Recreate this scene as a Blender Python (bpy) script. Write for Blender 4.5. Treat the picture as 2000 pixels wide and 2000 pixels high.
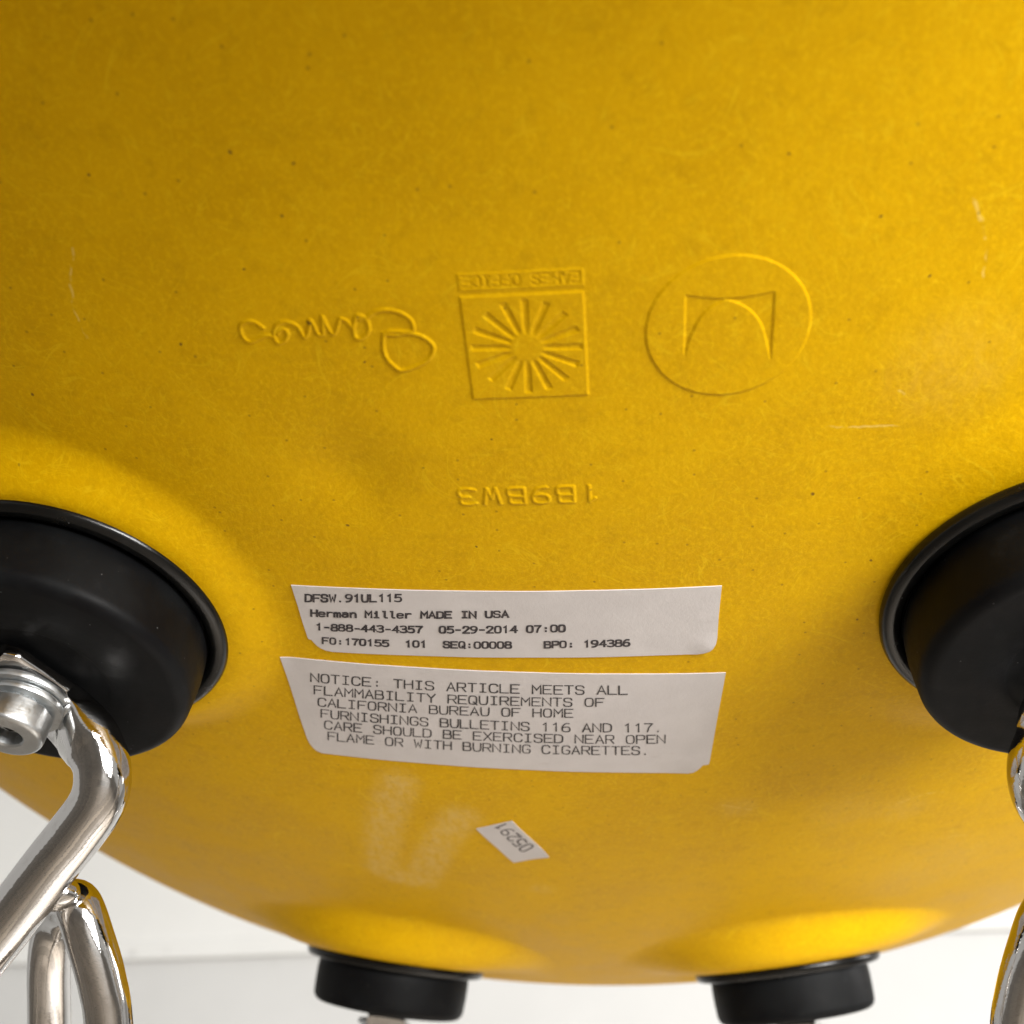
import bpy, math, random
import numpy as np
from mathutils import Vector, Matrix

for o in list(bpy.data.objects):
    bpy.data.objects.remove(o)
sc = bpy.context.scene
col = sc.collection
MM = 0.001
random.seed(4)

# ------------------------------------------------------------------ camera
cam_d = bpy.data.cameras.new('camera')
cam_d.lens = 40.73
cam_d.sensor_width = 36
cam_d.clip_start = 0.005
cam_d.clip_end = 50
cam_d.dof.use_dof = True
cam_d.dof.focus_distance = 0.192
cam_d.dof.aperture_fstop = 22
cam = bpy.data.objects.new('camera', cam_d)
col.objects.link(cam)
_r = Vector((0.9949, 0.0880, 0.0494)); _u = Vector((0.0253, -0.6916, 0.7218)); _f = Vector((-0.0977, 0.7169, 0.6903))
_m = Matrix((_r, _u, -_f)).transposed().to_4x4()
_m.translation = Vector((14.5364, -168.1304, -122.4287)) * MM
cam.matrix_world = _m
sc.camera = cam

# ------------------------------------------------------------------ world and lamps
world = bpy.data.worlds.new('World')
sc.world = world
world.use_nodes = True
wb = world.node_tree.nodes['Background']
wb.inputs[0].default_value = (1.0, 0.97, 0.92, 1)
wb.inputs[1].default_value = 0.50

def area_lamp(name, loc, target, size, size_y, power, color, spread=180):
    d = bpy.data.lights.new(name, 'AREA')
    d.shape = 'RECTANGLE'; d.size = size; d.size_y = size_y
    d.energy = power; d.color = color; d.spread = math.radians(spread)
    o = bpy.data.objects.new(name, d); col.objects.link(o)
    o.location = loc
    o.rotation_euler = (Vector(target) - Vector(loc)).to_track_quat('-Z', 'Y').to_euler()
    return o
area_lamp('window_light', (0.80, -0.95, -0.15), (0, 0.10, 0.03), 0.8, 0.44, 8.5, (1.0, 0.98, 0.95), 80)
area_lamp('floor_bounce_fill', (0.75, 0.9, 1.0), (0.28, 0.42, -0.43), 0.5, 0.5, 17, (1.0, 0.98, 0.95), 50)  # added fill: lights the floor behind so its bounce lifts the rear shell
area_lamp('wall_fill', (0.75, 0.2, 0.38), (-0.2, 1.5, 0.60), 0.7, 0.5, 13, (1.0, 0.99, 0.97))  # added unseen lamp at low height, aimed at the wall to brighten it

sc.view_settings.view_transform = 'Standard'
sc.view_settings.look = 'None'
sc.view_settings.exposure = 0.16
sc.view_settings.gamma = 1.0
sc.view_settings.use_curve_mapping = False
sc.cycles.use_denoising = True
sc.cycles.max_bounces = 5
sc.cycles.use_adaptive_sampling = True
sc.cycles.adaptive_threshold = 0.02

# ------------------------------------------------------------------ node helpers
class NT:
    def __init__(self, name):
        self.mat = bpy.data.materials.new(name); self.mat.use_nodes = True
        self.t = self.mat.node_tree
        self.b = self.t.nodes['Principled BSDF']
        self.dim = '3D'
    def n(self, typ, **kw):
        nd = self.t.nodes.new(typ)
        for k, v in kw.items():
            setattr(nd, k, v)
        return nd
    def link(self, a, b): self.t.links.new(a, b)
    def put(self, sock, v):
        if hasattr(v, 'is_linked') or isinstance(v, bpy.types.NodeSocket): self.link(v, sock)
        else: sock.default_value = v
    def math(self, op, a, b=0.0, c=None, clamp=False):
        nd = self.n('ShaderNodeMath', operation=op, use_clamp=clamp)
        self.put(nd.inputs[0], a); self.put(nd.inputs[1], b)
        if c is not None: self.put(nd.inputs[2], c)
        return nd.outputs[0]
    def vmath(self, op, a, b=None):
        nd = self.n('ShaderNodeVectorMath', operation=op)
        self.put(nd.inputs[0], a)
        if b is not None: self.put(nd.inputs[1], b)
        return nd.outputs['Value'] if op in ('DOT_PRODUCT', 'LENGTH', 'DISTANCE') else nd.outputs[0]
    def sstep(self, v, a, b, lo=0.0, hi=1.0):
        nd = self.n('ShaderNodeMapRange', interpolation_type='SMOOTHSTEP')
        self.put(nd.inputs[0], v)
        for i, q in enumerate((a, b, lo, hi)): nd.inputs[i + 1].default_value = q
        return nd.outputs[0]
    def noise(self, vec, scale, detail=2.0, rough=0.5):
        nd = self.n('ShaderNodeTexNoise')
        nd.noise_dimensions = self.dim
        if vec is not None: self.link(vec, nd.inputs['Vector'])
        nd.inputs['Scale'].default_value = scale; nd.inputs['Detail'].default_value = detail; nd.inputs['Roughness'].default_value = rough
        return nd.outputs['Fac']
    def mapping(self, vec, scale=(1, 1, 1), rot=(0, 0, 0), loc=(0, 0, 0)):
        nd = self.n('ShaderNodeMapping')
        self.link(vec, nd.inputs['Vector'])
        nd.inputs['Scale'].default_value = scale; nd.inputs['Rotation'].default_value = rot; nd.inputs['Location'].default_value = loc
        return nd.outputs[0]
    def mix(self, fac, a, b, mode='MIX'):
        nd = self.n('ShaderNodeMix', data_type='RGBA', blend_type=mode)
        self.put(nd.inputs[0], fac); self.put(nd.inputs[6], a); self.put(nd.inputs[7], b)
        return nd.outputs[2]
    def coords(self):
        # object coordinates in millimetres
        tc = self.n('ShaderNodeTexCoord')
        return self.mapping(tc.outputs['Object'], scale=(1000, 1000, 1000))
    def bump(self, h, strength, dist):
        nd = self.n('ShaderNodeBump'); self.link(h, nd.inputs['Height'])
        nd.inputs['Strength'].default_value = strength; nd.inputs['Distance'].default_value = dist
        self.link(nd.outputs[0], self.b.inputs['Normal'])
    def set(self, **kw):
        for k, v in kw.items(): self.put(self.b.inputs[k.replace('_', ' ')], v)
        return self.mat

# scratches and specks on the shell, in millimetres on the seat
SCR = [[(58.23, -87.13), (60.16, -83.66), (61.2, -80.58), (61.73, -75.14)],
       [(-58.1, -86.36), (-60.2, -82.29), (-61.57, -77.23), (-61.26, -71.99)],
       [(43.55, -53.38), (54.25, -52.3)], [(52.99, -58.64), (53.84, -57.88)],
       [(84.26, 82.51), (87.55, 81.84), (92.31, 83.9)], [(70.12, 58.86), (75.91, 55.91), (79.94, 56.41)],
       [(32.82, 51.34), (39.16, 54.39)]]
SPK = [(-25.05, -98.06), (-32.8, -99.68), (-52.28, -96.88), (-34.83, -83.6), (-47.19, -71.62), (-27.92, -91.16), (-21.14, -68.84),
       (-27.67, -75.5), (-29.51, -37.05), (-9.25, -32.51), (-4.67, -54.82), (42.7, -40.38), (47.15, -86.12), (64.81, 141.97),
       (53.4, -24.95), (52.91, -10.19), (54.58, -76.87), (-74.15, -61.23), (-80.0, 97.05), (35.14, -95.47)]

def yellow_shell():
    m = NT('yellow_fibreglass'); m.dim = '2D'
    co = m.coords()
    flat = m.mapping(co, scale=(1, 1, 0.4))
    # chopped strands: thin stretched streaks in many directions
    total = None
    angs = [0.1, 0.75, 1.45, 2.1, 2.65, 0.42, 1.85]
    warp = m.n('ShaderNodeTexNoise'); warp.noise_dimensions = '2D'; m.link(flat, warp.inputs['Vector']); warp.inputs['Scale'].default_value = 0.09; warp.inputs['Detail'].default_value = 0
    add = m.n('ShaderNodeVectorMath', operation='MULTIPLY_ADD')
    m.link(warp.outputs['Color'], add.inputs[0]); add.inputs[1].default_value = (9, 9, 9); m.link(flat, add.inputs[2])
    for i, a in enumerate(angs):
        v = m.mapping(add.outputs[0], rot=(0, 0, a))
        long = i >= 5                  # two sets of long hairline scuffs
        v2 = m.mapping(v, scale=(0.022, 0.9, 0.2) if long else (0.11, 1.5, 0.2), loc=(13.7 * i, 5.1 * i, 0))
        n1 = m.noise(v2, 1.0, 0.0)
        line = m.sstep(m.math('ABSOLUTE', m.math('SUBTRACT', n1, 0.5)), 0.0, 0.018 if long else 0.03, 1.0, 0.0)
        v3 = m.mapping(v, scale=(0.045, 0.16, 0.3) if long else (0.16, 0.6, 0.3), loc=(3.3 * i, 9.1 * i, 2))
        msk = m.sstep(m.noise(v3, 1.0, 0.0), 0.60 if long else 0.52, 0.70 if long else 0.64)
        line = m.math('MULTIPLY', line, msk)
        total = line if total is None else m.math('MAXIMUM', total, line)
    cloud = m.noise(flat, 0.05, 3, 0.6)
    fine = m.noise(flat, 1.1, 3, 0.65)
    mid = m.noise(flat, 0.28, 3, 0.6)
    base = m.mix(m.sstep(cloud, 0.3, 0.7), (0.60, 0.338, 0.0004, 1), (0.65, 0.372, 0.0004, 1))
    base = m.mix(m.math('MULTIPLY', m.sstep(fine, 0.46, 0.70), 0.6), base, (0.72, 0.43, 0.002, 1))
    base = m.mix(m.math('MULTIPLY', m.sstep(mid, 0.52, 0.78), 0.32), base, (0.46, 0.258, 0.001, 1))
    base = m.mix(m.math('MULTIPLY', total, 0.40), base, (0.78, 0.53, 0.010, 1))
    # glue residue and rubbed patches (painted from the attribute, broken up by noise)
    at = m.n('ShaderNodeAttribute', attribute_name='residue')
    rn = m.noise(m.mapping(flat, scale=(1.0, 0.45, 1.0), rot=(0, 0, -0.2)), 0.5, 4, 0.7)
    res = m.math('MULTIPLY', at.outputs['Fac'], m.sstep(rn, 0.25, 0.75, 0.25, 1.0))
    base = m.mix(m.math('MULTIPLY', res, 0.44), base, (0.72, 0.55, 0.24, 1))
    # scratches
    sx = m.n('ShaderNodeSeparateXYZ'); m.link(co, sx.inputs[0])
    xy = m.n('ShaderNodeCombineXYZ'); m.link(sx.outputs[0], xy.inputs[0]); m.link(sx.outputs[1], xy.inputs[1])
    jit = m.n('ShaderNodeTexNoise'); jit.noise_dimensions = '2D'; jit.inputs['Detail'].default_value = 0; m.link(co, jit.inputs['Vector']); jit.inputs['Scale'].default_value = 0.7
    j2 = m.n('ShaderNodeVectorMath', operation='MULTIPLY_ADD'); m.link(jit.outputs['Color'], j2.inputs[0]); j2.inputs[1].default_value = (0.5, 0.5, 0); m.link(xy.outputs[0], j2.inputs[2])
    P = m.vmath('SUBTRACT', j2.outputs[0], (0.25, 0.25, 0.0))
    smin = None
    for s in SCR:
        for a, b in zip(s[:-1], s[1:]):
            d = (b[0] - a[0], b[1] - a[1], 0); L2 = d[0] ** 2 + d[1] ** 2
            pa = m.vmath('SUBTRACT', P, (a[0], a[1], 0))
            h = m.math('DIVIDE', m.vmath('DOT_PRODUCT', pa, d), L2, clamp=True)
            sca = m.n('ShaderNodeVectorMath', operation='SCALE'); sca.inputs[0].default_value = d; m.link(h, sca.inputs['Scale'])
            dist = m.vmath('DISTANCE', pa, sca.outputs[0])
            smin = dist if smin is None else m.math('MINIMUM', smin, dist)
    scr = m.math('MULTIPLY', m.sstep(smin, 0.06, 0.26, 1.0, 0.0), m.sstep(m.noise(co, 0.5, 3), 0.36, 0.6))
    base = m.mix(m.math('MULTIPLY', scr, 0.5), base, (0.80, 0.60, 0.16, 1))
    # dark pits: the larger ones where they sit, small ones scattered
    spm = None
    for k, a in enumerate(SPK):
        d = m.vmath('DISTANCE', P, (a[0], a[1], 0))
        d = m.math('DIVIDE', d, 0.75 + 0.5 * ((k * 37) % 10) / 10)
        spm = d if spm is None else m.math('MINIMUM', spm, d)
    vor = m.n('ShaderNodeTexVoronoi'); vor.voronoi_dimensions = '2D'; m.link(flat, vor.inputs['Vector']); vor.inputs['Scale'].default_value = 0.20
    sepc = m.n('ShaderNodeSeparateColor'); m.link(vor.outputs['Color'], sepc.inputs[0])
    pick = m.math('GREATER_THAN', sepc.outputs[0], 0.80)
    tiny = m.math('MULTIPLY', pick, m.sstep(vor.outputs['Distance'], 0.02, 0.065, 1.0, 0.0))
    pit = m.math('MAXIMUM', m.sstep(spm, 0.12, 0.36, 1.0, 0.0), m.math('MULTIPLY', tiny, 0.55))
    base = m.mix(m.math('MULTIPLY', pit, 0.82), base, (0.10, 0.045, 0.012, 1))
    rough = m.math('ADD', m.sstep(cloud, 0.3, 0.7, 0.40, 0.48), m.math('MULTIPLY', fine, 0.08))
    rough = m.math('ADD', rough, m.math('MULTIPLY', res, 0.2))
    m.bump(m.noise(flat, 0.7, 2, 0.7), 0.16, 0.0004)
    return m.set(Base_Color=base, Roughness=rough, Specular_IOR_Level=0.06)

def chrome(name='chromed_steel', r0=0.03, r1=0.085, tint=(0.60, 0.59, 0.58, 1), wear=0.25):
    m = NT(name); co = m.coords()
    n1 = m.noise(co, 0.4, 4, 0.6)
    n2 = m.noise(m.mapping(co, scale=(0.25, 0.25, 3.0)), 1.0, 3)
    c = m.mix(m.math('MULTIPLY', m.sstep(n1, 0.5, 0.75), wear), tint, (0.34, 0.31, 0.28, 1))
    rg = m.math('ADD', m.sstep(n1, 0.35, 0.7, r0, r1), m.math('MULTIPLY', n2, 0.03))
    m.bump(m.math('ADD', n2, m.noise(co, 1.6, 3)), 0.05, 0.0003)
    return m.set(Base_Color=c, Metallic=1.0, Roughness=rg)

def rubber(name, c0, c1, r0, r1, spec=0.5):
    m = NT(name); co = m.coords()
    n1 = m.noise(co, 0.10, 4, 0.6); n2 = m.noise(co, 1.4, 4, 0.7)
    dust = m.sstep(m.noise(co, 0.25, 5, 0.7), 0.55, 0.8)
    c = m.mix(m.sstep(n1, 0.3, 0.7), c0, c1)
    c = m.mix(m.math('MULTIPLY', dust, 0.3), c, (0.020, 0.022, 0.024, 1))
    vor = m.n('ShaderNodeTexVoronoi'); m.link(co, vor.inputs['Vector']); vor.inputs['Scale'].default_value = 0.35
    lint = m.sstep(vor.outputs['Distance'], 0.02, 0.06, 1.0, 0.0)
    c = m.mix(m.math('MULTIPLY', lint, 0.35), c, (0.25, 0.25, 0.25, 1))
    m.bump(n2, 0.10, 0.0003)
    return m.set(Base_Color=c, Roughness=m.sstep(n1, 0.3, 0.7, r0, r1), Specular_IOR_Level=spec)

def paper():
    m = NT('label_paper'); co = m.coords()
    n1 = m.noise(co, 0.09, 3, 0.6); n2 = m.noise(co, 1.8, 4, 0.7); n3 = m.noise(m.mapping(co, scale=(0.12, 0.5, 0.5)), 1.0, 5, 0.7)
    c = m.mix(m.sstep(n1, 0.3, 0.7), (0.555, 0.53, 0.53, 1), (0.595, 0.57, 0.57, 1))
    c = m.mix(m.math('MULTIPLY', m.sstep(n2, 0.5, 0.8), 0.25), c, (0.50, 0.455, 0.44, 1))
    c = m.mix(m.math('MULTIPLY', m.sstep(n3, 0.63, 0.76), 0.35), c, (0.36, 0.31, 0.28, 1))
    m.bump(m.math('ADD', n2, m.math('MULTIPLY', n1, 3.0)), 0.12, 0.0004)
    return m.set(Base_Color=c, Roughness=0.55, Specular_IOR_Level=0.35)

def ink(name, dark, worn):
    m = NT(name); co = m.coords()
    n = m.noise(co, 1.5, 4, 0.7)
    c = m.mix(m.sstep(n, 0.45, 0.75), dark, worn)
    return m.set(Base_Color=c, Roughness=0.6, Specular_IOR_Level=0.3)

def plaster(name, c0, c1, scale):
    m = NT(name); co = m.coords()
    n1 = m.noise(co, scale, 4, 0.6); n2 = m.noise(co, scale * 18, 4, 0.6)
    vor = m.n('ShaderNodeTexVoronoi'); m.link(m.mapping(co, scale=(1, 1, 1.4)), vor.inputs['Vector']); vor.inputs['Scale'].default_value = 0.011
    sepc = m.n('ShaderNodeSeparateColor'); m.link(vor.outputs['Color'], sepc.inputs[0])
    spot = m.math('MULTIPLY', m.math('GREATER_THAN', sepc.outputs[1], 0.55), m.sstep(vor.outputs['Distance'], 0.03, 0.14, 1.0, 0.0))
    c = m.mix(m.sstep(n1, 0.3, 0.7), c0, c1)
    c = m.mix(m.math('MULTIPLY', spot, 0.35), c, (0.35, 0.35, 0.34, 1))
    m.bump(n2, 0.15, 0.001)
    return m.set(Base_Color=c, Roughness=0.7)

def wood():
    m = NT('floor_wood'); co = m.coords()
    n = m.noise(m.mapping(co, scale=(0.012, 0.12, 0.1)), 1.0, 5, 0.6)
    br = m.n('ShaderNodeTexBrick'); m.link(co, br.inputs['Vector'])
    br.inputs['Scale'].default_value = 1.0; br.inputs['Brick Width'].default_value = 620; br.inputs['Row Height'].default_value = 85; br.inputs['Mortar Size'].default_value = 3
    br.inputs['Color1'].default_value = (0.62, 0.62, 0.62, 1); br.inputs['Color2'].default_value = (1.25, 1.25, 1.25, 1); br.inputs['Mortar'].default_value = (0.12, 0.12, 0.12, 1)
    c = m.mix(n, (0.15, 0.125, 0.10, 1), (0.27, 0.235, 0.195, 1))
    return m.set(Base_Color=m.mix(1.0, c, br.outputs['Color'], 'MULTIPLY'), Roughness=0.45)

M = dict(shell=yellow_shell(), chrome=chrome(), zinc=chrome('zinc_plated_steel', 0.30, 0.46, (0.55, 0.57, 0.58, 1), 0.5),
         flange=rubber('glossy_black_rubber', (0.003, 0.003, 0.003, 1), (0.005, 0.005, 0.0045, 1), 0.14, 0.28, 0.30),
         cup=rubber('matt_black_rubber', (0.0025, 0.0025, 0.003, 1), (0.0045, 0.005, 0.0055, 1), 0.45, 0.62, 0.10),
         hole=rubber('dark_socket', (0.01, 0.01, 0.01, 1), (0.02, 0.02, 0.02, 1), 0.5, 0.7, 0.3),
         paper=paper(), ink1=ink('thermal_ink', (0.035, 0.03, 0.035, 1), (0.12, 0.10, 0.10, 1)), ink2=ink('thin_print_ink', (0.03, 0.028, 0.03, 1), (0.10, 0.09, 0.09, 1)),
         wall=plaster('white_wall_paint', (0.66, 0.66, 0.65, 1), (0.70, 0.70, 0.69, 1), 0.004),
         trim=plaster('white_trim_paint', (0.80, 0.80, 0.78, 1), (0.84, 0.84, 0.82, 1), 0.004), floor=wood())

# ------------------------------------------------------------------ mesh helpers (coordinates in mm)
def link_mesh(name, verts, faces, mat, parent=None, smooth=True, autosmooth=None):
    me = bpy.data.meshes.new(name)
    me.from_pydata([(v[0] * MM, v[1] * MM, v[2] * MM) for v in verts], [], faces)
    me.materials.append(mat)
    if smooth:
        me.polygons.foreach_set('use_smooth', [True] * len(me.polygons))
    me.update()
    o = bpy.data.objects.new(name, me); col.objects.link(o)
    if parent is not None: o.parent = parent
    if autosmooth:
        me.set_sharp_from_angle(angle=math.radians(autosmooth))
    return o

def frame_from(n, ref=(0, 1, 0)):
    n = Vector(n).normalized(); a = Vector(ref).cross(n).normalized(); return a, n.cross(a), n

def lathe(name, base, n, prof, mat, parent, seg=96, autosmooth=40, sx=1.0):
    a, b, n = frame_from(n); base = Vector(base); vs = []; fs = []
    for r, h in prof:
        for k in range(seg):
            t = 2 * math.pi * k / seg
            vs.append(base + n * h + (a * math.cos(t) + b * math.sin(t)) * r)
    for i in range(len(prof) - 1):
        for k in range(seg):
            k2 = (k + 1) % seg
            fs.append((i * seg + k, i * seg + k2, (i + 1) * seg + k2, (i + 1) * seg + k))
    fs.append(tuple(range(seg))[::-1]); fs.append(tuple((len(prof) - 1) * seg + k for k in range(seg)))
    return link_mesh(name, vs, fs, mat, parent, autosmooth=autosmooth)

def fillet(r, h, rad, n=7, inward=True):
    # quarter round from (r, h-rad) to (r-rad, h)
    return [(r - rad + rad * math.cos(t), h - rad + rad * math.sin(t)) for t in [i * math.pi / 2 / n for i in range(n + 1)]]

def catmull(P, n=10):
    P = [Vector(p) for p in P]; Q = [P[0] * 2 - P[1]] + P + [P[-1] * 2 - P[-2]]; out = []
    for i in range(1, len(Q) - 2):
        for k in range(n):
            t = k / n; a, b, c, d = Q[i - 1], Q[i], Q[i + 1], Q[i + 2]
            out.append(0.5 * ((2 * b) + (c - a) * t + (2 * a - 5 * b + 4 * c - d) * t * t + (3 * b - a - 3 * c + d) * t ** 3))
    out.append(P[-1]); return out

def sweep(name, path, radii, mat, parent, normal=None, seg=36, power=None):
    """path: smoothed points; radii(s) -> (half width, half thickness) at 0..1"""
    N = len(path); T = [(path[min(i + 1, N - 1)] - path[max(i - 1, 0)]).normalized() for i in range(N)]
    up = Vector(normal) if normal is not None else Vector((0.3, 0.2, 1))
    up = (up - T[0] * up.dot(T[0])).normalized(); vs = []; fs = []
    for i in range(N):
        if i:
            q = T[i - 1].rotation_difference(T[i]); up = q @ up; up = (up - T[i] * up.dot(T[i])).normalized()
        s = T[i].cross(up); w, h = radii(i / (N - 1))
        for k in range(seg):
            t = 2 * math.pi * k / seg
            c_, s_ = math.cos(t), math.sin(t); e = 2.0 / (power(i / (N - 1)) if power else 2.0)
            vs.append(path[i] + s * (w * math.copysign(abs(c_) ** e, c_)) + up * (h * math.copysign(abs(s_) ** e, s_)))
    for i in range(N - 1):
        for k in range(seg):
            k2 = (k + 1) % seg
            fs.append((i * seg + k, (i + 1) * seg + k, (i + 1) * seg + k2, i * seg + k2))
    fs.append(tuple(range(seg))); fs.append(tuple((N - 1) * seg + k for k in range(seg))[::-1])
    return link_mesh(name, vs, fs, mat, parent, autosmooth=60)

def empty(name, loc, parent=None):
    o = bpy.data.objects.new(name, None); col.objects.link(o); o.empty_display_size = 0.01
    o.location = Vector(loc) * MM
    if parent is not None: o.parent = parent
    return o

# ------------------------------------------------------------------ background wall
def wall_piece(name, x0, x1, d0, d1, z0, z1, mat, parent=None, bev=0):
    # wall turned 6.3 degrees to the chair; d = depth proud of the wall plane
    ang = math.radians(-6.3); dx = Vector((math.cos(ang), math.sin(ang), 0)); dn = Vector((math.sin(ang), -math.cos(ang), 0))
    o = Vector((-200, 1487, 0)); vs = []
    prof = [(d0, z0), (d1 - bev, z0), (d1, z0 + bev), (d1, z1 - bev), (d1 - bev, z1), (d0, z1)] if bev else [(d0, z0), (d1, z0), (d1, z1), (d0, z1)]
    for x in (x0, x1):
        for d, z in prof: vs.append(o + dx * x + dn * d + Vector((0, 0, z)))
    n = len(prof); fs = [(k, (k + 1) % n, n + (k + 1) % n, n + k) for k in range(n)] + [tuple(range(n))[::-1], tuple(range(n, 2 * n))]
    return link_mesh(name, vs, fs, mat, parent, smooth=False)
wall = wall_piece('wall', -2600, 2600, -60, 0, -430, 2000, M['wall']); wall['kind'] = 'structure'
wall_piece('upper_panel', -2600, 2600, 0.5, 9, 586, 1990, M['trim'], wall, 3)
wall_piece('panel_lip', -2600, 2600, 9.5, 14, 582, 612, M['trim'], wall, 2)
floor = link_mesh('floor', [(-2600, -2200, -430), (2600, -2200, -430), (2600, 1900, -430), (-2600, 1900, -430)], [(0, 1, 2, 3)], M['floor'], smooth=False)
floor['kind'] = 'structure'

# ------------------------------------------------------------------ the chair
chair = empty('shell_chair', (0, 0, 0))
chair['label'] = 'yellow fibreglass shell chair seen from below, chromed frame on black rubber mounts'
chair['category'] = 'chair'

A2, B2, A4, B4, A3, AB = 0.000529091, 0.000965652, 8.57411e-10, 9.45525e-09, 3.61316e-07, 5.85377e-09
def S0(x, y):
    z = A2 * y * y + B2 * x * x + A4 * y ** 4 + B4 * x ** 4 + A3 * y ** 3 + AB * x * x * y * y
    z = z + 0.0035 * np.maximum(y - 215, 0) ** 2 - 0.010 * np.maximum(-128 - y, 0) ** 2  # rear rise; front lip, out of view, bent down to shade the near seat
    return z
def slope(x, y):
    e = 0.5
    return (S0(x + e, y) - S0(x - e, y)) / (2 * e), (S0(x, y + e) - S0(x, y - e)) / (2 * e)

MOUNTS = []
for sx, X, Y, t1, t2, off in ((-1, 85.93, -13.69, -0.14399, -0.0057, 4.0), (1, 85.93, -13.69, -0.14399, -0.0057, 4.0),
                              (-1, 57.6, 172.13, 0.0196, 0.215, 1.5), (1, 57.6, 172.13, 0.0196, 0.215, 1.5)):
    gx, gy = slope(sx * X, Y); L = math.sqrt(gx * gx + gy * gy + 1)
    n = Vector((gx / L + sx * t1, gy / L + t2, -1 / L)).normalized()
    n0 = Vector((gx / L + sx * t1, gy / L + t2, -1 / L)).normalized()
    b = Vector((sx * X, Y, float(S0(sx * X, Y)))) + n0 * off
    MOUNTS.append((b, n))

def smooth(a, b, v):
    t = np.clip((v - a) / (b - a), 0, 1); return t * t * (3 - 2 * t)

BOSS = [(30.6, 41.5, 1.4), (30.6, 45.0, 0.0), (27.0, 49.0, 0.0), (27.0, 49.0, 0.0)]
def S1(x, y):
    """seat underside with the flattened bosses that carry the mounts"""
    z = S0(x, y)
    for (b, n), (r0, r1, dz) in zip(MOUNTS, BOSS):
        pl = b.z - dz - (n.x * (x - b.x) + n.y * (y - b.y)) / n.z
        r = np.hypot(x - b.x, y - b.y)
        w = 1 - smooth(r0, r1, r)
        z = z * (1 - w) + pl * w
    # a shallow moulding hollow
    z = z + 0.8 * np.exp(-(((x + 27) / 7.5) ** 2 + ((y + 48) / 8.0) ** 2))
    return z

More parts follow.
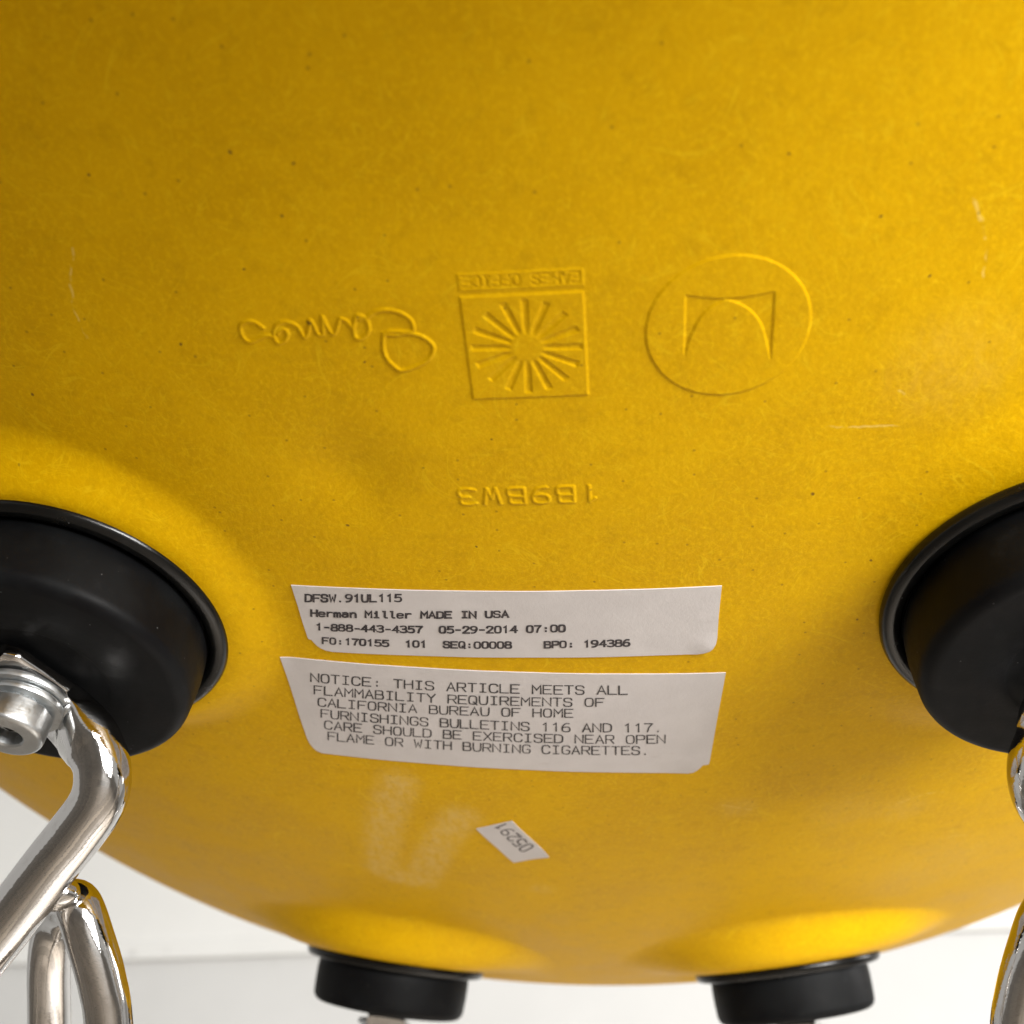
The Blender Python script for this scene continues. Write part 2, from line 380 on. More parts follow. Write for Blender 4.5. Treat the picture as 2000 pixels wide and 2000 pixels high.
# ------------------------------------------------------------------ stroke lettering: cell 4 wide, 6 tall; True = rounded
def G(*s): return s
GL = {
 'A': G(('0,0 2,6 4,0', 0), ('.7,2.1 3.3,2.1', 0)), 'B': G(('0,3.2 2.8,3.2 3.9,2.8 4,1.6 3.8,.2 2.6,0 0,0', 1), ('0,0 0,6 2.4,6', 0), ('2.2,6 3.5,5.9 3.7,4.6 3.5,3.3 2.4,3.2', 1)),
 'C': G(('4,4.6 3.6,5.9 2,6.1 .3,5.7 0,3 .3,.3 2,-.1 3.6,.1 4,1.4', 1),), 'D': G(('0,0 0,6', 0), ('0,6 2.2,6 3.9,5.3 4.1,3 3.9,.7 2.2,0 0,0', 1)),
 'E': G(('4,6 0,6 0,0 4,0', 0), ('0,3.1 3.3,3.1', 0)), 'F': G(('4,6 0,6 0,0', 0), ('0,3.1 3.2,3.1', 0)),
 'G': G(('4,4.8 3.5,6 2,6.1 .2,5.7 0,3 .2,.3 2,-.1 3.4,0 4,1 4,2.8 2.3,2.8', 1),), 'H': G(('0,0 0,6', 0), ('4,0 4,6', 0), ('0,3.1 4,3.1', 0)),
 'I': G(('.6,6 3.4,6', 0), ('2,6 2,0', 0), ('.6,0 3.4,0', 0)), 'L': G(('0,6 0,0 3.9,0', 0),), 'M': G(('0,0 0,6 2,2.7 4,6 4,0', 0),),
 'N': G(('0,0 0,6 4,0 4,6', 0),), 'O': G(('2,6.1 .3,5.8 0,3 .3,.2 2,-.1 3.7,.2 4,3 3.7,5.8 2,6.1', 1),), 'P': G(('0,0 0,6 2,6', 0), ('2,6 3.9,5.9 4.1,4.4 3.9,2.9 2,2.8 0,2.8', 1)),
 'Q': G(('2,6.1 .3,5.8 0,3 .3,.2 2,-.1 3.7,.2 4,3 3.7,5.8 2,6.1', 1), ('2.4,1.6 4.1,-.4', 0)), 'R': G(('0,0 0,6 2,6', 0), ('2,6 3.8,5.9 4,4.5 3.8,3 2,2.9 0,2.9', 1), ('2.2,2.9 4,0', 0)),
 'S': G(('3.9,4.7 3.5,5.9 2,6.1 .3,5.9 .1,4.5 .5,3.3 2,3.1 3.6,2.8 4,1.5 3.6,.1 2,-.1 .3,.1 0,1.4', 1),), 'T': G(('0,6 4,6', 0), ('2,6 2,0', 0)),
 'U': G(('0,6 0,1.8 .5,0 2,-.1 3.5,0 4,1.8 4,6', 1),), 'V': G(('0,6 2,0 4,6', 0),), 'W': G(('0,6 .9,0 2,3.9 3.1,0 4,6', 0),), 'X': G(('0,0 4,6', 0), ('0,6 4,0', 0)),
 'Y': G(('0,6 2,3 4,6', 0), ('2,3 2,0', 0)),
 '0': G(('2,6.1 .3,5.8 0,3 .3,.2 2,-.1 3.7,.2 4,3 3.7,5.8 2,6.1', 1),), '1': G(('.9,4.8 2.2,6 2.2,0', 0),), '2': G(('.1,4.6 .5,6 2,6.1 3.7,5.8 3.8,4.3 3,3.2 0,0', 1), ('0,0 4,0', 0)),
 '3': G(('0,5.6 2,6.2 3.8,5.8 3.8,3.6 1.6,3.2', 1), ('1.6,3.2 4,3 4.1,.4 2,-.2 0,.5', 1)), '4': G(('3.0,0 3.0,6', 0), ('3.0,6 0,1.9 4.2,1.9', 0)), '5': G(('3.8,6 .5,6 .3,3.3', 0), ('.3,3.3 2,3.9 3.9,3.3 4.1,.6 2,-.2 0,.5', 1)),
 '6': G(('3.6,5.8 1.6,6 .1,3.6 0,.9 1,-.1 3.2,-.1 4.1,.9 3.9,3 2.2,3.6 .4,2.8', 1),), '7': G(('0,6 4,6', 0), ('4,6 2.2,3.2 1.5,0', 0)),
 '8': G(('2,3.2 .3,3.5 .2,5.8 2,6.1 3.8,5.8 3.7,3.5 2,3.2', 1), ('2,3.2 .1,3 -.1,.2 2,-.1 4.1,.2 3.9,3 2,3.2', 1)), '9': G(('3.9,3.2 2,2.6 .1,3.2 0,5.4 1.2,6.1 3.2,6 4,5 3.9,2.6 2.6,.1 .5,0', 1),),
 '-': G(('.7,2.7 3.3,2.7', 0),), '.': G(('1.7,.0 1.7,.55', 0),), ':': G(('2,.4 2,1.1', 0), ('2,3.2 2,3.9', 0)),
 'e': G(('.2,2.3 3.8,2.3', 0), ('3.8,2.3 3.8,4 2,4.3 .2,4 0,2 .3,.1 2,-.1 3.7,.5', 1)), 'r': G(('.5,0 .5,4.1', 0), ('.5,2.6 1.4,4.1 3.6,4', 1)),
 'm': G(('0,0 0,4.1', 0), ('0,3.2 .8,4.2 1.9,4 2,2.6 2,0', 1), ('2,3.2 2.9,4.2 3.9,4 4,2.6 4,0', 1)), 'a': G(('.4,3.9 2,4.3 3.6,4 3.7,2.6 3.7,0', 1), ('3.7,2.4 1.2,2.5 .1,1.9 .1,.3 1.4,-.1 3.2,.1 3.7,1.2', 1)),
 'n': G(('.3,0 .3,4.1', 0), ('.3,2.9 1.2,4.2 3.1,4.2 3.8,3.2 3.8,0', 1)), 'i': G(('1,4.1 2.1,4.1 2.1,0', 0), ('.7,0 3.5,0', 0), ('2.1,5.2 2.1,5.9', 0)), 'l': G(('1,6 2.1,6 2.1,.7 2.7,0 3.6,0', 0),),
}
def glyph_strokes(ch):
    out = []
    for s, rnd in GL.get(ch, ()):
        P = [tuple(float(c) for c in q.split(',')) for q in s.split()]
        if rnd:
            closed = P[0] == P[-1]
            for _ in range(2):
                Q = [] if closed else [P[0]]
                for a, b in zip(P[:-1], P[1:]):
                    Q += [(a[0] * .75 + b[0] * .25, a[1] * .75 + b[1] * .25), (a[0] * .25 + b[0] * .75, a[1] * .25 + b[1] * .75)]
                if closed: Q.append(Q[0])
                else: Q.append(P[-1])
                P = Q
        out.append(P)
    return out

def text_strokes(txt, quad, fill=0.70, jitter=0.0):
    """quad: baseline start, baseline end, top start, top end (mm). One cell per character."""
    b0, b1, t0, t1 = [Vector((q[0], q[1])) for q in quad]; n = len(txt); out = []
    for k, ch in enumerate(txt):
        jx, jy = random.uniform(-jitter, jitter), random.uniform(-jitter, jitter)
        for P in glyph_strokes(ch):
            Q = []
            for x, y in P:
                s = (k + (x / 4) * fill) / (n - 1 + fill); t = y / 6 * 0.86 + 0.05
                p = (b0 * (1 - s) + b1 * s) * (1 - t) + (t0 * (1 - s) + t1 * s) * t
                Q.append((p.x + jx, p.y + jy))
            out.append(Q)
    return out

def ribbon(strokes, width, zf, lift, verts, faces):
    for si, P in enumerate(strokes):
        Q = [P[0]]
        for p in P[1:]:
            if math.hypot(p[0] - Q[-1][0], p[1] - Q[-1][1]) > 0.02: Q.append(p)
        if len(Q) < 2: continue
        closed = math.hypot(Q[0][0] - Q[-1][0], Q[0][1] - Q[-1][1]) < 0.03 and len(Q) > 3
        n = len(Q); base = len(verts); hw = width / 2 * random.uniform(0.88, 1.1)
        for i in range(n):
            a = Q[i - 1] if i else (Q[-2] if closed else Q[0]); c = Q[i + 1] if i < n - 1 else (Q[1] if closed else Q[-1])
            b = Q[i]
            d1 = Vector((b[0] - a[0], b[1] - a[1])); d2 = Vector((c[0] - b[0], c[1] - b[1]))
            if d1.length < 1e-6: d1 = d2
            if d2.length < 1e-6: d2 = d1
            d1.normalize(); d2.normalize()
            t = (d1 + d2)
            if t.length < 0.3: t = d2.copy()
            t.normalize(); nn = Vector((-t.y, t.x)); k = hw / max(0.45, abs(nn.dot(Vector((-d1.y, d1.x)))))
            ex = Vector((0, 0))
            if not closed and i == 0: ex = -d2 * hw * 0.8
            if not closed and i == n - 1: ex = d1 * hw * 0.8
            for sgn in (-1, 1):
                px, py = b[0] + nn.x * k * sgn + ex.x, b[1] + nn.y * k * sgn + ex.y
                verts.append((px, py, zf(px, py) - lift - 0.003 * (si % 5)))
        for i in range(n - 1):
            faces.append((base + 2 * i, base + 2 * i + 2, base + 2 * i + 3, base + 2 * i + 1))

# ------------------------------------------------------------------ shell grid with moulded marks
SIG = [[(-19.55, -75.98), (-18.39, -76.85), (-17.0, -77.19), (-15.37, -76.96), (-14.15, -76.26), (-13.46, -75.29), (-13.45, -73.94), (-14.52, -73.73), (-16.7, -73.79), (-17.6, -73.5)],
 [(-17.61, -73.42), (-15.94, -73.26), (-14.23, -73.47), (-12.61, -73.03), (-11.4, -72.02), (-11.04, -70.91), (-11.53, -69.73), (-12.52, -68.74), (-14.0, -67.96), (-15.99, -67.35), (-16.92, -68.03), (-17.76, -69.27), (-18.05, -70.69), (-17.88, -72.28), (-17.52, -73.42)],
 [(-19.55, -75.98), (-20.65, -76.42), (-21.25, -75.66), (-21.66, -74.32), (-21.7, -73.14), (-21.13, -72.7), (-20.19, -73.21), (-19.57, -74.08), (-19.55, -75.44), (-19.93, -76.18), (-20.58, -75.84)],
 [(-21.7, -74.32), (-22.33, -75.49), (-23.18, -75.93), (-23.71, -74.93), (-24.38, -73.67), (-24.88, -73.73), (-25.33, -74.95), (-25.65, -76.31), (-25.8, -75.15), (-26.13, -73.49), (-26.8, -73.6), (-27.07, -74.77), (-27.46, -75.79), (-27.76, -74.78), (-28.41, -73.31), (-28.96, -73.18), (-29.35, -74.6), (-30.06, -75.28), (-31.21, -75.54), (-32.28, -75.0), (-32.99, -73.82), (-33.09, -72.62), (-32.51, -72.08), (-31.6, -72.63), (-31.08, -73.62), (-31.31, -74.31), (-32.03, -74.21), (-32.51, -73.62)],
 [(-33.12, -73.22), (-34.15, -73.32), (-35.51, -72.77), (-36.69, -72.26), (-37.46, -72.76), (-37.73, -73.79), (-37.57, -74.78), (-36.78, -75.47), (-35.7, -75.62), (-34.93, -75.19), (-34.35, -74.56)]]
MLOGO = [(23.03, -77.3), (25.19, -76.76), (27.81, -76.35), (30.42, -76.3), (33.02, -76.54), (34.56, -76.81), (34.63, -71.76), (34.66, -66.27), (33.99, -69.28), (33.01, -72.23), (31.3, -74.57), (28.87, -76.08), (27.56, -75.98), (25.25, -74.18), (23.72, -70.85), (23.02, -67.82), (23.0, -72.49)]
_arch = [(p.x, p.y) for p in catmull([(a, b, 0) for a, b in MLOGO[7:16]], 5)]
MLOGO = MLOGO[:7] + _arch + MLOGO[16:]
SIG = [[(p.x, p.y) for p in catmull([(a, b, 0) for a, b in s], 4)] for s in SIG]

def spacing(bands, lo, hi):
    """1-D grid lines: bands = (from, to, step); step elsewhere grows to 5 mm"""
    v = lo; out = []
    while v < hi - 1e-6:
        out.append(v)
        st = 5.0
        for a, b, s in bands:
            gap = max(a - v, v - b, 0.0)
            st = min(st, s + gap * 0.22)
        v += st
    out.append(hi); return np.array(out)
XH, YC, YH, KQ = 215.0, 45.0, 250.0, 0.42
gx = spacing([(-39.5, 41, 0.17), (-100, 100, 1.3)], -XH, XH)
gy = spacing([(-85.5, -58.5, 0.17), (-47.5, -40, 0.17), (-120, 225, 1.5)], YC - YH, YC + YH)
GX, GY = np.meshgrid(gx, gy)
sN, tN = GX / XH, (GY - YC) / YH
wq = np.clip((np.maximum(np.abs(sN), np.abs(tN)) - 0.55) / 0.45, 0, 1) ** 1.5
PX = GX * (1 - wq + wq * np.sqrt(1 - KQ * tN * tN)); PY = YC + (GY - YC) * (1 - wq + wq * np.sqrt(1 - KQ * sN * sN))

def seg_dist(X, Y, strokes):
    D = np.full(X.shape, 99.0)
    for P in strokes:
        for (ax, ay), (bx, by) in zip(P[:-1], P[1:]):
            sel = (X > min(ax, bx) - 2) & (X < max(ax, bx) + 2) & (Y > min(ay, by) - 2) & (Y < max(ay, by) + 2)
            if not sel.any(): continue
            x, y = X[sel], Y[sel]; dx, dy = bx - ax, by - ay; L = dx * dx + dy * dy + 1e-12
            h = np.clip(((x - ax) * dx + (y - ay) * dy) / L, 0, 1)
            D[sel] = np.minimum(D[sel], np.hypot(x - ax - h * dx, y - ay - h * dy))
    return D
def box_sd(X, Y, x0, x1, y0, y1):
    return np.maximum(np.maximum(x0 - X, X - x1), np.maximum(y0 - Y, Y - y1))
def poly_sd(X, Y, P):
    D = seg_dist(X, Y, [P + [P[0]]]); ins = np.zeros(X.shape, bool); n = len(P)
    for i in range(n):
        (x1, y1), (x2, y2) = P[i], P[(i + 1) % n]
        if y1 == y2: continue
        c = ((y1 > Y) != (y2 > Y)) & (X < (x2 - x1) * (Y - y1) / (y2 - y1) + x1); ins ^= c
    return np.where(ins, -D, D)

emb = np.zeros_like(PX)                      # height of the relief towards the viewer (mm)
zone = np.zeros(PX.shape, int)
win = (PX > -39.5) & (PX < 41) & (PY > -86) & (PY < -39)
rows = np.where(win.any(1))[0]; cols = np.where(win.any(0))[0]
rs, cs = slice(rows[0], rows[-1] + 1), slice(cols[0], cols[-1] + 1)
x, y = PX[rs, cs], PY[rs, cs]
e = np.zeros_like(x); z_ = np.zeros(x.shape, int)
ds = seg_dist(x, y, SIG)
e = np.maximum(e, 0.20 * (1 - smooth(0.05, 0.44, ds))); z_[ds < 0.6] = 1
# roundel with a recessed letter
CX, CY, CR = 28.72, -71.72, 10.92
dc = np.hypot(x - CX, y - CY) - CR
e = np.where(dc < 0.4, 0.15 * (1 - smooth(-0.15, 0.15, dc)), e)
dm = poly_sd(x, y, MLOGO)
e = e - 0.16 * (1 - smooth(-0.14, 0.14, dm)); z_[dc < 0.35] = 2
# sunburst square with grooves
dq = box_sd(x, y, -6.57, 9.78, -78.86, -62.18)
e = np.where(dq < 0.4, 0.15 * (1 - smooth(-0.14, 0.14, dq)), e)
grv = np.full(x.shape, 9.0)
for k in range(16):
    t = math.radians(22.5 * k + 2); c_, s_ = math.cos(t), math.sin(t)
    u_, v_ = (x - 1.7) * c_ + (y + 70.6) * s_, -(x - 1.7) * s_ + (y + 70.6) * c_
    half = 0.24 + 0.022 * np.clip(u_, 0, 9)
    grv = np.minimum(grv, np.maximum(np.abs(v_) - half, np.maximum(2.1 - u_, u_ - 7.45)))
e = e - 0.27 * (1 - smooth(-0.34, 0.22, grv)) * (dq < 0) * (0.15 + 0.85 * smooth(1.9, 3.6, np.hypot(x - 1.7, y + 70.6))); z_[dq < 0.35] = 3
# strip above it
dst = box_sd(x, y, -6.56, 9.88, -82.26, -79.64)
e = np.where(dst < 0.3, 0.09 * (1 - smooth(-0.12, 0.12, dst)), e)
dt = seg_dist(x, y, text_strokes('EAMES OFFICE', [(9.3, -81.85), (-5.9, -81.85), (9.3, -80.1), (-5.9, -80.1)], 0.74))
e = e - 0.12 * (1 - smooth(0.02, 0.24, dt)) * (dst < 0); z_[dst < 0.25] = 3
# mould code
dk = seg_dist(x, y, text_strokes('1B9BW3', [(10.5, -45.3), (-10.7, -45.3), (10.5, -41.6), (-10.7, -41.6)], 0.66))
e = np.maximum(e, 0.135 * (1 - smooth(0.08, 0.44, dk))); z_[dk < 0.55] = 4
emb[rs, cs] = e; zone[rs, cs] = z_
PZ = S1(PX, PY)
def nrm_of(Z):
    # normals of the grid by differences
    P = np.stack([PX, PY, Z], -1); du = np.gradient(P, axis=1); dv = np.gradient(P, axis=0)
    n = np.cross(dv, du); return n / np.linalg.norm(n, axis=-1, keepdims=True)
PZ = PZ - emb
NRM = nrm_of(PZ)
RES = [[(-33.73, 41.2), (-37.87, 53.28), (-41.57, 65.88), (-44.72, 80.95), (-45.87, 89.23)], [(-45.87, 89.23), (-42.72, 92.73), (-37.5, 94.0)], [(-36.96, 92.39), (-33.5, 82.53), (-27.79, 66.26), (-22.53, 56.01)]]
def far_dist(X, Y, strokes):
    D = np.full(X.shape, 99.0)
    for P in strokes:
        for (ax, ay), (bx, by) in zip(P[:-1], P[1:]):
            dx, dy = bx - ax, by - ay; h = np.clip(((X - ax) * dx + (Y - ay) * dy) / (dx * dx + dy * dy), 0, 1)
            D = np.minimum(D, np.hypot(X - ax - h * dx, (Y - ay - h * dy) * 0.8))
    return D
resid = (1 - smooth(1.2, 6.5, far_dist(PX, PY, RES)))
for cx, cy, r, a in ((88, 100, 26, 0.30), (60, 60, 12, 0.25), (36, 53, 6, 0.35), (72, 62, 9, .35), (-8, 96, 5, .45), (60, -62, 14, 0.15)):
    resid = np.maximum(resid, a * (1 - smooth(0.2 * r, r, np.hypot(PX - cx, PY - cy))))

R_, C_ = PX.shape
idx = np.arange(R_ * C_).reshape(R_, C_)
quads = np.stack([idx[:-1, :-1], idx[1:, :-1], idx[1:, 1:], idx[:-1, 1:]], -1).reshape(-1, 4)
fz = np.maximum.reduce([zone[:-1, :-1], zone[1:, :-1], zone[1:, 1:], zone[:-1, 1:]]).reshape(-1)
VALL = np.stack([PX, PY, PZ], -1).reshape(-1, 3); NALL = NRM.reshape(-1, 3); RALL = resid.reshape(-1)

def grid_obj(name, q, parent):
    used, inv = np.unique(q, return_inverse=True); inv = inv.reshape(-1, 4)
    me = bpy.data.meshes.new(name)
    me.vertices.add(len(used)); me.vertices.foreach_set('co', (VALL[used] * MM).astype(np.float32).ravel())
    me.loops.add(inv.size); me.loops.foreach_set('vertex_index', inv.astype(np.int32).ravel())
    me.polygons.add(len(inv)); me.polygons.foreach_set('loop_start', (np.arange(len(inv)) * 4).astype(np.int32))
    me.update(calc_edges=True); me.validate()
    me.polygons.foreach_set('use_smooth', np.ones(len(inv), bool))
    at = me.attributes.new('residue', 'FLOAT', 'POINT'); at.data.foreach_set('value', RALL[used].astype(np.float32))
    me.normals_split_custom_set_from_vertices(NALL[used].astype(np.float32).tolist())
    me.materials.append(M['shell'])
    o = bpy.data.objects.new(name, me); col.objects.link(o); o.parent = parent
    return o
shell = grid_obj('shell', quads[fz == 0], chair)
shell['label'] = 'yellow fibreglass seat shell'
for zi, nm, lb in ((1, 'moulded_signature', 'raised upside-down handwritten signature'), (2, 'moulded_roundel', 'raised circle with recessed letter mark'),
                   (3, 'moulded_sunburst', 'raised square with sunburst grooves'), (4, 'moulded_code', 'raised upside-down code letters')):
    o = grid_obj(nm, quads[fz == zi], shell); o['label'] = lb
# upper face of the seat and rolled rim
tx = np.linspace(-XH, XH, 60); ty = np.linspace(YC - YH, YC + YH, 60)
TX, TY = np.meshgrid(tx, ty); s2, t2 = TX / XH, (TY - YC) / YH
w2 = np.clip((np.maximum(np.abs(s2), np.abs(t2)) - 0.55) / 0.45, 0, 1) ** 1.5
QX = TX * (1 - w2 + w2 * np.sqrt(1 - KQ * t2 * t2)); QY = YC + (TY - YC) * (1 - w2 + w2 * np.sqrt(1 - KQ * s2 * s2)); QZ = S0(QX, QY) + 3.4
vs = np.stack([QX, QY, QZ], -1).reshape(-1, 3).tolist()
fs = [(r * 60 + c, r * 60 + c + 1, r * 60 + 61 + c, r * 60 + 60 + c) for r in range(59) for c in range(59)]
link_mesh('seat_face', vs, fs, M['shell'], shell)
ring = [(r, 0) for r in range(60)] + [(59, c) for c in range(1, 60)] + [(r, 59) for r in range(58, -1, -1)] + [(0, c) for c in range(58, 0, -1)]
pth = [Vector((QX[a], QY[a], S0(QX[a], QY[a]) + 1.6)) for a in ring]; pth.append(pth[0].copy())
sweep('rim', pth, lambda s: (3.2, 3.2), M['shell'], shell, seg=12)

def zs(px, py): return float(S1(np.array(px), np.array(py)))

# ------------------------------------------------------------------ labels
def label_sheet(name, corners, prof_l, prof_r, rows, lab, nx=64, curl=None):
    """corners TL TR BR BL in mm; prof_l / prof_r give the inset of the left and right edge at each row (0..1)"""
    tl, tr, br, bl = [Vector((c[0], c[1])) for c in corners]; vs = []; fs = []; th = 0.15
    n = len(rows)
    for side in (0, 1):
        for v in rows:
            a, b = prof_l(v), 1 - prof_r(v)
            for i in range(nx + 1):
                s = a + (b - a) * i / nx
                p = (tl * (1 - s) + tr * s) * (1 - v) + (bl * (1 - s) + br * s) * v
                lift = 0.05 * (math.sin(p.x * 0.31 + p.y * 0.2) + 1) * 0.4
                if curl: lift += 0.45 * max(0, 1 - math.hypot(p.x - curl[0], p.y - curl[1]) / curl[2]) ** 1.6
                vs.append((p.x, p.y, zs(p.x, p.y) - lift - (th if side == 0 else -0.01)))
    W = nx + 1
    for r in range(n - 1):
        for i in range(nx):
            q = (r * W + i, (r + 1) * W + i, (r + 1) * W + i + 1, r * W + i + 1)
            fs.append(q); o = n * W; fs.append(tuple(o + k for k in q)[::-1])
    o = n * W
    for r in range(n - 1):
        fs.append((r * W, r * W + o, (r + 1) * W + o, (r + 1) * W)); fs.append((r * W + nx, (r + 1) * W + nx, (r + 1) * W + nx + o, r * W + nx + o))
    for i in range(nx):
        fs.append((i, i + 1, i + 1 + o, i + o)); b = (n - 1) * W; fs.append((b + i, b + i + o, b + i + 1 + o, b + i + 1))
    ob = link_mesh(name, vs, fs, M['paper'], chair, autosmooth=40)
    ob['label'] = lab
    return ob

def interp(tab):
    def f(v):
        for (a, x0), (b, x1) in zip(tab[:-1], tab[1:]):
            if v <= b: return x0 + (x1 - x0) * (v - a) / (b - a) if b > a else x1
        return tab[-1][1]
    return f
def rows_for(*tabs):
    s = set(i / 18 for i in range(19))
    for t in tabs: s |= set(a for a, _ in t)
    return sorted(s)
ST1 = [(-42.0, -22.6), (29.82, -21.33), (29.49, -3.61), (-42.26, -4.75)]
L1 = [(0, 0), (0.30, .0006), (0.55, -.0005), (0.80, 0), (0.815, 0.001), (0.825, 0.008), (0.86, 0.011), (0.92, 0.018), (0.96, 0.027), (0.985, 0.037), (1, 0.052)]
R1 = [(0, 0), (0.40, .001), (0.76, 0), (0.84, 0.002), (0.90, 0.008), (0.95, 0.017), (0.98, 0.029), (1, 0.045)]
s1 = label_sheet('identification_label', ST1, interp(L1), interp(R1), rows_for(L1, R1), 'upper white label with bold printed order numbers', curl=(29.0, -5.0, 5.0))
L2 = [(0, 0), (0.35, .0008), (0.60, -.0004), (0.85, 0), (0.91, 0.003), (0.95, 0.008), (0.98, 0.014), (1, 0.026)]
R2 = [(0, 0), (0.45, .0008), (0.86, 0), (0.895, 0.001), (0.905, 0.016), (0.93, 0.021), (0.96, 0.028), (0.985, 0.036), (1, 0.050)]
ST2 = [(-48.76, -2.3), (31.49, 2.43), (29.42, 36.7), (-50.16, 30.74)]
s2 = label_sheet('notice_label', ST2, interp(L2), interp(R2), rows_for(L2, R2), 'lower white label with thin printed flammability notice', curl=(28.5, 35.5, 8.0))
ST3 = [(-19.84, 61.29), (-11.53, 56.79), (-4.84, 74.72), (-13.24, 79.22)]
L3 = [(0, 0.0), (0.2, -.008), (.5, .006), (.8, -.006), (1, 0)]; R3 = [(0, 0), (.3, .006), (.6, -.006), (1, -.02)]
s3 = label_sheet('date_label', ST3, interp(L3), interp(R3), rows_for(L3, R3), 'small tilted white label with upside-down handwritten-looking digits', 20, curl=(-4.8, 74.7, 6.0))

def print_line(txt, quad, parent, w, mat, fill=0.70, jit=0.0):
    vs, fs = [], []
    ribbon(text_strokes(txt, quad, fill, jit), w, zs, 0.215, vs, fs)
    return link_mesh('printed_line', vs, fs, mat, parent, smooth=False)
ST1L = [[(-40.39, -18.48), (-23.52, -19.28), (-39.92, -20.61), (-23.19, -21.36)], [(-40.21, -14.59), (-5.7, -15.33), (-39.77, -16.59), (-5.53, -17.18)], [(-40.12, -10.78), (3.67, -11.27), (-39.69, -12.77), (3.78, -13.3)], [(-39.75, -6.95), (14.57, -6.79), (-39.33, -8.93), (14.6, -8.82)]]
for t, q in zip(('DFSW.91UL115', 'Herman Miller MADE IN USA', '1-888-443-4357  05-29-2014 07:00', 'FO:170155  101  SEQ:00008    BPO: 194386'), ST1L):
    print_line(t, q, s1, 0.40, M['ink1'], 0.74, 0.03)
ST2L = [[(-44.61, 5.06), (13.99, 7.7), (-43.93, 1.97), (14.04, 4.62)], [(-44.79, 9.18), (9.62, 11.38), (-44.08, 5.98), (9.72, 8.36)], [(-44.97, 13.18), (3.69, 14.79), (-44.26, 9.95), (3.85, 11.68)], [(-45.19, 17.23), (20.43, 20.69), (-44.47, 13.9), (20.41, 17.35)], [(-45.42, 21.33), (20.94, 24.8), (-44.67, 17.88), (20.91, 21.44)], [(-45.58, 25.48), (17.95, 28.8), (-44.84, 22.0), (17.95, 25.32)]]
for t, q in zip(('NOTICE: THIS ARTICLE MEETS ALL', 'FLAMMABILITY REQUIREMENTS OF', 'CALIFORNIA BUREAU OF HOME', 'FURNISHINGS BULLETINS 116 AND 117.', 'CARE SHOULD BE EXERCISED NEAR OPEN', 'FLAME OR WITH BURNING CIGARETTES.'), ST2L):
    print_line(t, q, s2, 0.30, M['ink2'], 0.76, 0.03)
print_line('05291', [(-7.63, 69.52), (-13.3, 57.26), (-10.94, 73.2), (-15.9, 59.55)], s3, 0.42, M['ink1'], 0.72, 0.06)

# ------------------------------------------------------------------ mounts, bolts and frame
MLAB = ['large front shock mount at the left edge', 'large front shock mount at the right edge', 'rear shock mount on the left', 'rear shock mount on the right']
for i, (b, n) in enumerate(MOUNTS):
    mt = empty('shock_mount', (0, 0, 0), chair); mt['label'] = 'black rubber ' + MLAB[i]
    R = 30.1
    prof = [(R - 3, -1.2), (R - 0.9, -0.6), (R - 0.15, 0.4), (R, 1.2), (R - 0.3, 2.1), (R - 1.0, 2.7), (R - 1.9, 2.9), (R - 2.8, 2.6), (R - 3.4, 1.9), (R - 3.7, 1.5), (20, 1.5)]
    kr = 1.0 if i < 2 else 0.89
    lathe('flange', b, n, [(r_ * kr, h_) for r_, h_ in prof], M['flange'], mt)
    c0, H = 26.6, (14.6 if i < 2 else 14.9)
    prof = [(c0 - 0.6, 1.6), (c0 - 0.2, 2.4), (c0, 3.4), (c0 + 0.15, 6.0), (c0 + 0.1, 9.0)] + fillet(c0 - 0.1, H, 2.6) + [(c0 - 7, H + 0.1), (c0 - 12.5, H + 0.1), (c0 - 13.2, H - 0.3), (c0 - 14, H - 0.5), (8, H - 0.5)]
    lathe('cup', b, n, [(r_ * kr * (1.0 if i < 2 else 0.955), h_) for r_, h_ in prof], M['cup'], mt)

MAIN = [(-79.6, -7.6, -16.1), (-75.9, -6.5, -19.4), (-73.9, -4.9, -22.9), (-74.3, -2.25, -26.95), (-77.79, 0.72, -31.26), (-81.9, 3.6, -35.6), (-90.39, 10.16, -44.3), (-103.47, 20.19, -56.57), (-134.0, 44.57, -86.21), (-190, 95, -210), (-235, 135, -430)]
HAIR = [(-104.0, 98.0, -430), (-101.5, 84.0, -150), (-98.4, 66.0, -62.0), (-96.28, 48.78, -46.12), (-93.85, 36.28, -38.6), (-90.03, 26.49, -35.13), (-84.69, 18.18, -35.88), (-81.05, 15.26, -37.41), (-78.39, 18.0, -42.05), (-76.26, 22.84, -47.5), (-75.1, 27.88, -53.29), (-73.5, 43.0, -72.0), (-71, 58, -170), (-70, 66, -430)]

def bolt_set(b, n, h, parent):
    """washer pair, button head with socket; h = height on the mount axis"""
    bo = lathe('bolt', b, n, [(5.0, h + 2.6), (5.4, h + 3.0)] + [(6.0, h + 3.6), (6.0, h + 6.9)] + fillet(5.95, h + 8.2, 0.9, 5) + [(3.0, h + 8.2), (2.7, h + 7.9), (2.5, h + 5.6)], M['zinc'], parent, seg=48, autosmooth=35)
    lathe('socket', b, n, [(2.48, h + 5.3), (2.48, h + 5.65)], M['hole'], bo, seg=6, autosmooth=20)
    lathe('washer', b, n, [(7.4, h + 0.1), (8.0, h + 0.3), (8.1, h + 0.9), (7.9, h + 1.35), (7.0, h + 1.5)], M['zinc'], bo, seg=56, autosmooth=35)
    lathe('washer', b + Vector((0.3, 0.2, 0)), n, [(6.6, h + 1.52), (7.0, h + 1.7), (7.1, h + 2.3), (6.9, h + 2.75), (6.0, h + 2.9)], M['zinc'], bo, seg=56, autosmooth=35)

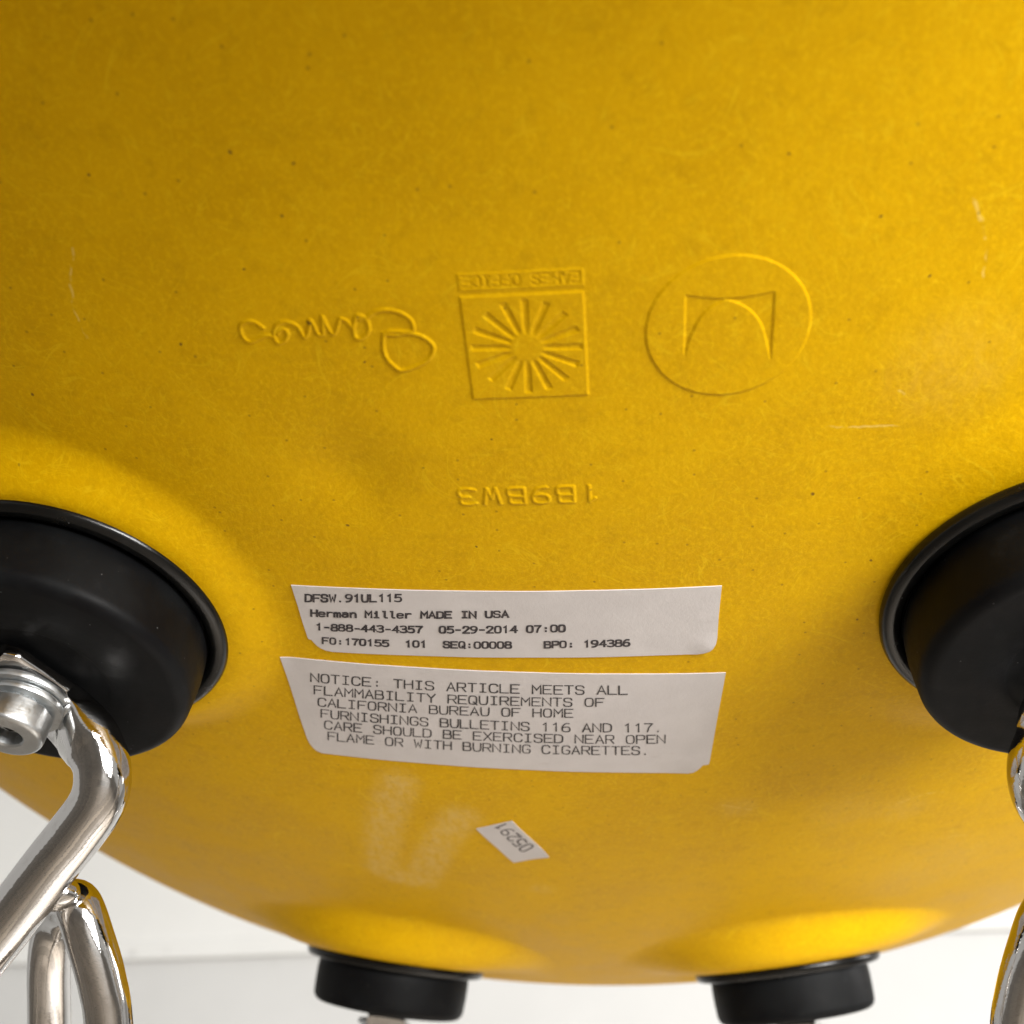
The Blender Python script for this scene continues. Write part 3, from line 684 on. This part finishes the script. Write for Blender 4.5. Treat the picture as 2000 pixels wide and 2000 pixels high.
FR = 4.65
for i, (b, n) in enumerate(MOUNTS):
    sx = -1 if i % 2 == 0 else 1
    h = 14.7 if i < 2 else 15.0
    if i < 2:
        k = b + n * (h + 1.7); d = Vector((-sx * 0.5, 0.865, 0)); d = (d - n * d.dot(n)).normalized()
        st = [k - d * 9.0, k - d * 1.5, k + d * 6.0]
        pts = st + [Vector((-p[0] * sx + (1.2 if q_ == 0 else 3.4) * (sx > 0), p[1], p[2])) for q_, p in enumerate(MAIN)]
        path = catmull(pts, 12)
        N = len(path)
        def rad(s, N=N):
            k = s * (N - 1) / 12           # control point index
            t = min(max((k - 1.8) / 2.4, 0), 1); t = t * t * (3 - 2 * t)
            q = min(max((k - 2.5) / 2.6, 0), 1); q = q * q * (3 - 2 * q)
            return ((7.2 + (FR - 7.2) * q) * min(1, 0.8 + k * 0.8), 1.6 + (FR - 1.6) * t)
        tb = sweep('frame_tube', path, rad, M['chrome'], chair, normal=n, power=lambda s, N=N: 4.5 - 2.5 * min(max((s * (N - 1) / 12 - 1.8) / 2.4, 0), 1))
        hp = catmull([Vector((-p[0] * sx - 1.5 * (sx > 0), p[1], p[2])) for p in HAIR], 12)
        br = sweep('brace_tube', hp, lambda s: (4.0, 4.0), M['chrome'], chair, seg=28)
        # weld bead between brace and tube
        vs, fs = [], []; rw = random.Random(3 + i)
        for a_ in range(9):
            for q_ in range(14):
                th, ph = math.pi * a_ / 8, 2 * math.pi * q_ / 14; rr = 3.1 * (1 + rw.uniform(-0.07, 0.07))
                vs.append((83.4 * sx + 0.8 * (sx > 0) + 1.35 * rr * math.sin(th) * math.cos(ph), 10.8 + rr * math.sin(th) * math.sin(ph), -37.2 + 0.95 * rr * math.cos(th)))
        for a_ in range(8):
            for q_ in range(14): fs.append((a_ * 14 + q_, (a_ + 1) * 14 + q_, (a_ + 1) * 14 + (q_ + 1) % 14, a_ * 14 + (q_ + 1) % 14))
        link_mesh('weld', vs, fs, M['chrome'], br)
    else:
        d = (Vector((sx * 0.25, 0.97, 0))); d = (d - n * d.dot(n)).normalized()
        k = b + n * (h + 1.7)
        pts = [k - d * 12 + n * 1.0, k - d * 2, k + d * 8, k + d * 15 + n * 4, k + d * 16 + n * 14, Vector((sx * 110, 185, -120)), Vector((sx * 150, 215, -430))]
        path = catmull(pts, 12); N = len(path)
        def rad(s, N=N):
            kk = s * (N - 1) / 12; t = min(max((kk - 1.6) / 1.9, 0), 1); t = t * t * (3 - 2 * t)
            return (5.6 + (FR - 5.6) * t, 1.6 + (FR - 1.6) * t)
        tb = sweep('frame_tube', path, rad, M['chrome'], chair, normal=n, power=lambda s, N=N: 4.5 - 2.5 * min(max((s * (N - 1) / 12 - 1.8) / 2.4, 0), 1))
    bolt_set(b, n, h + 3.3, tb)
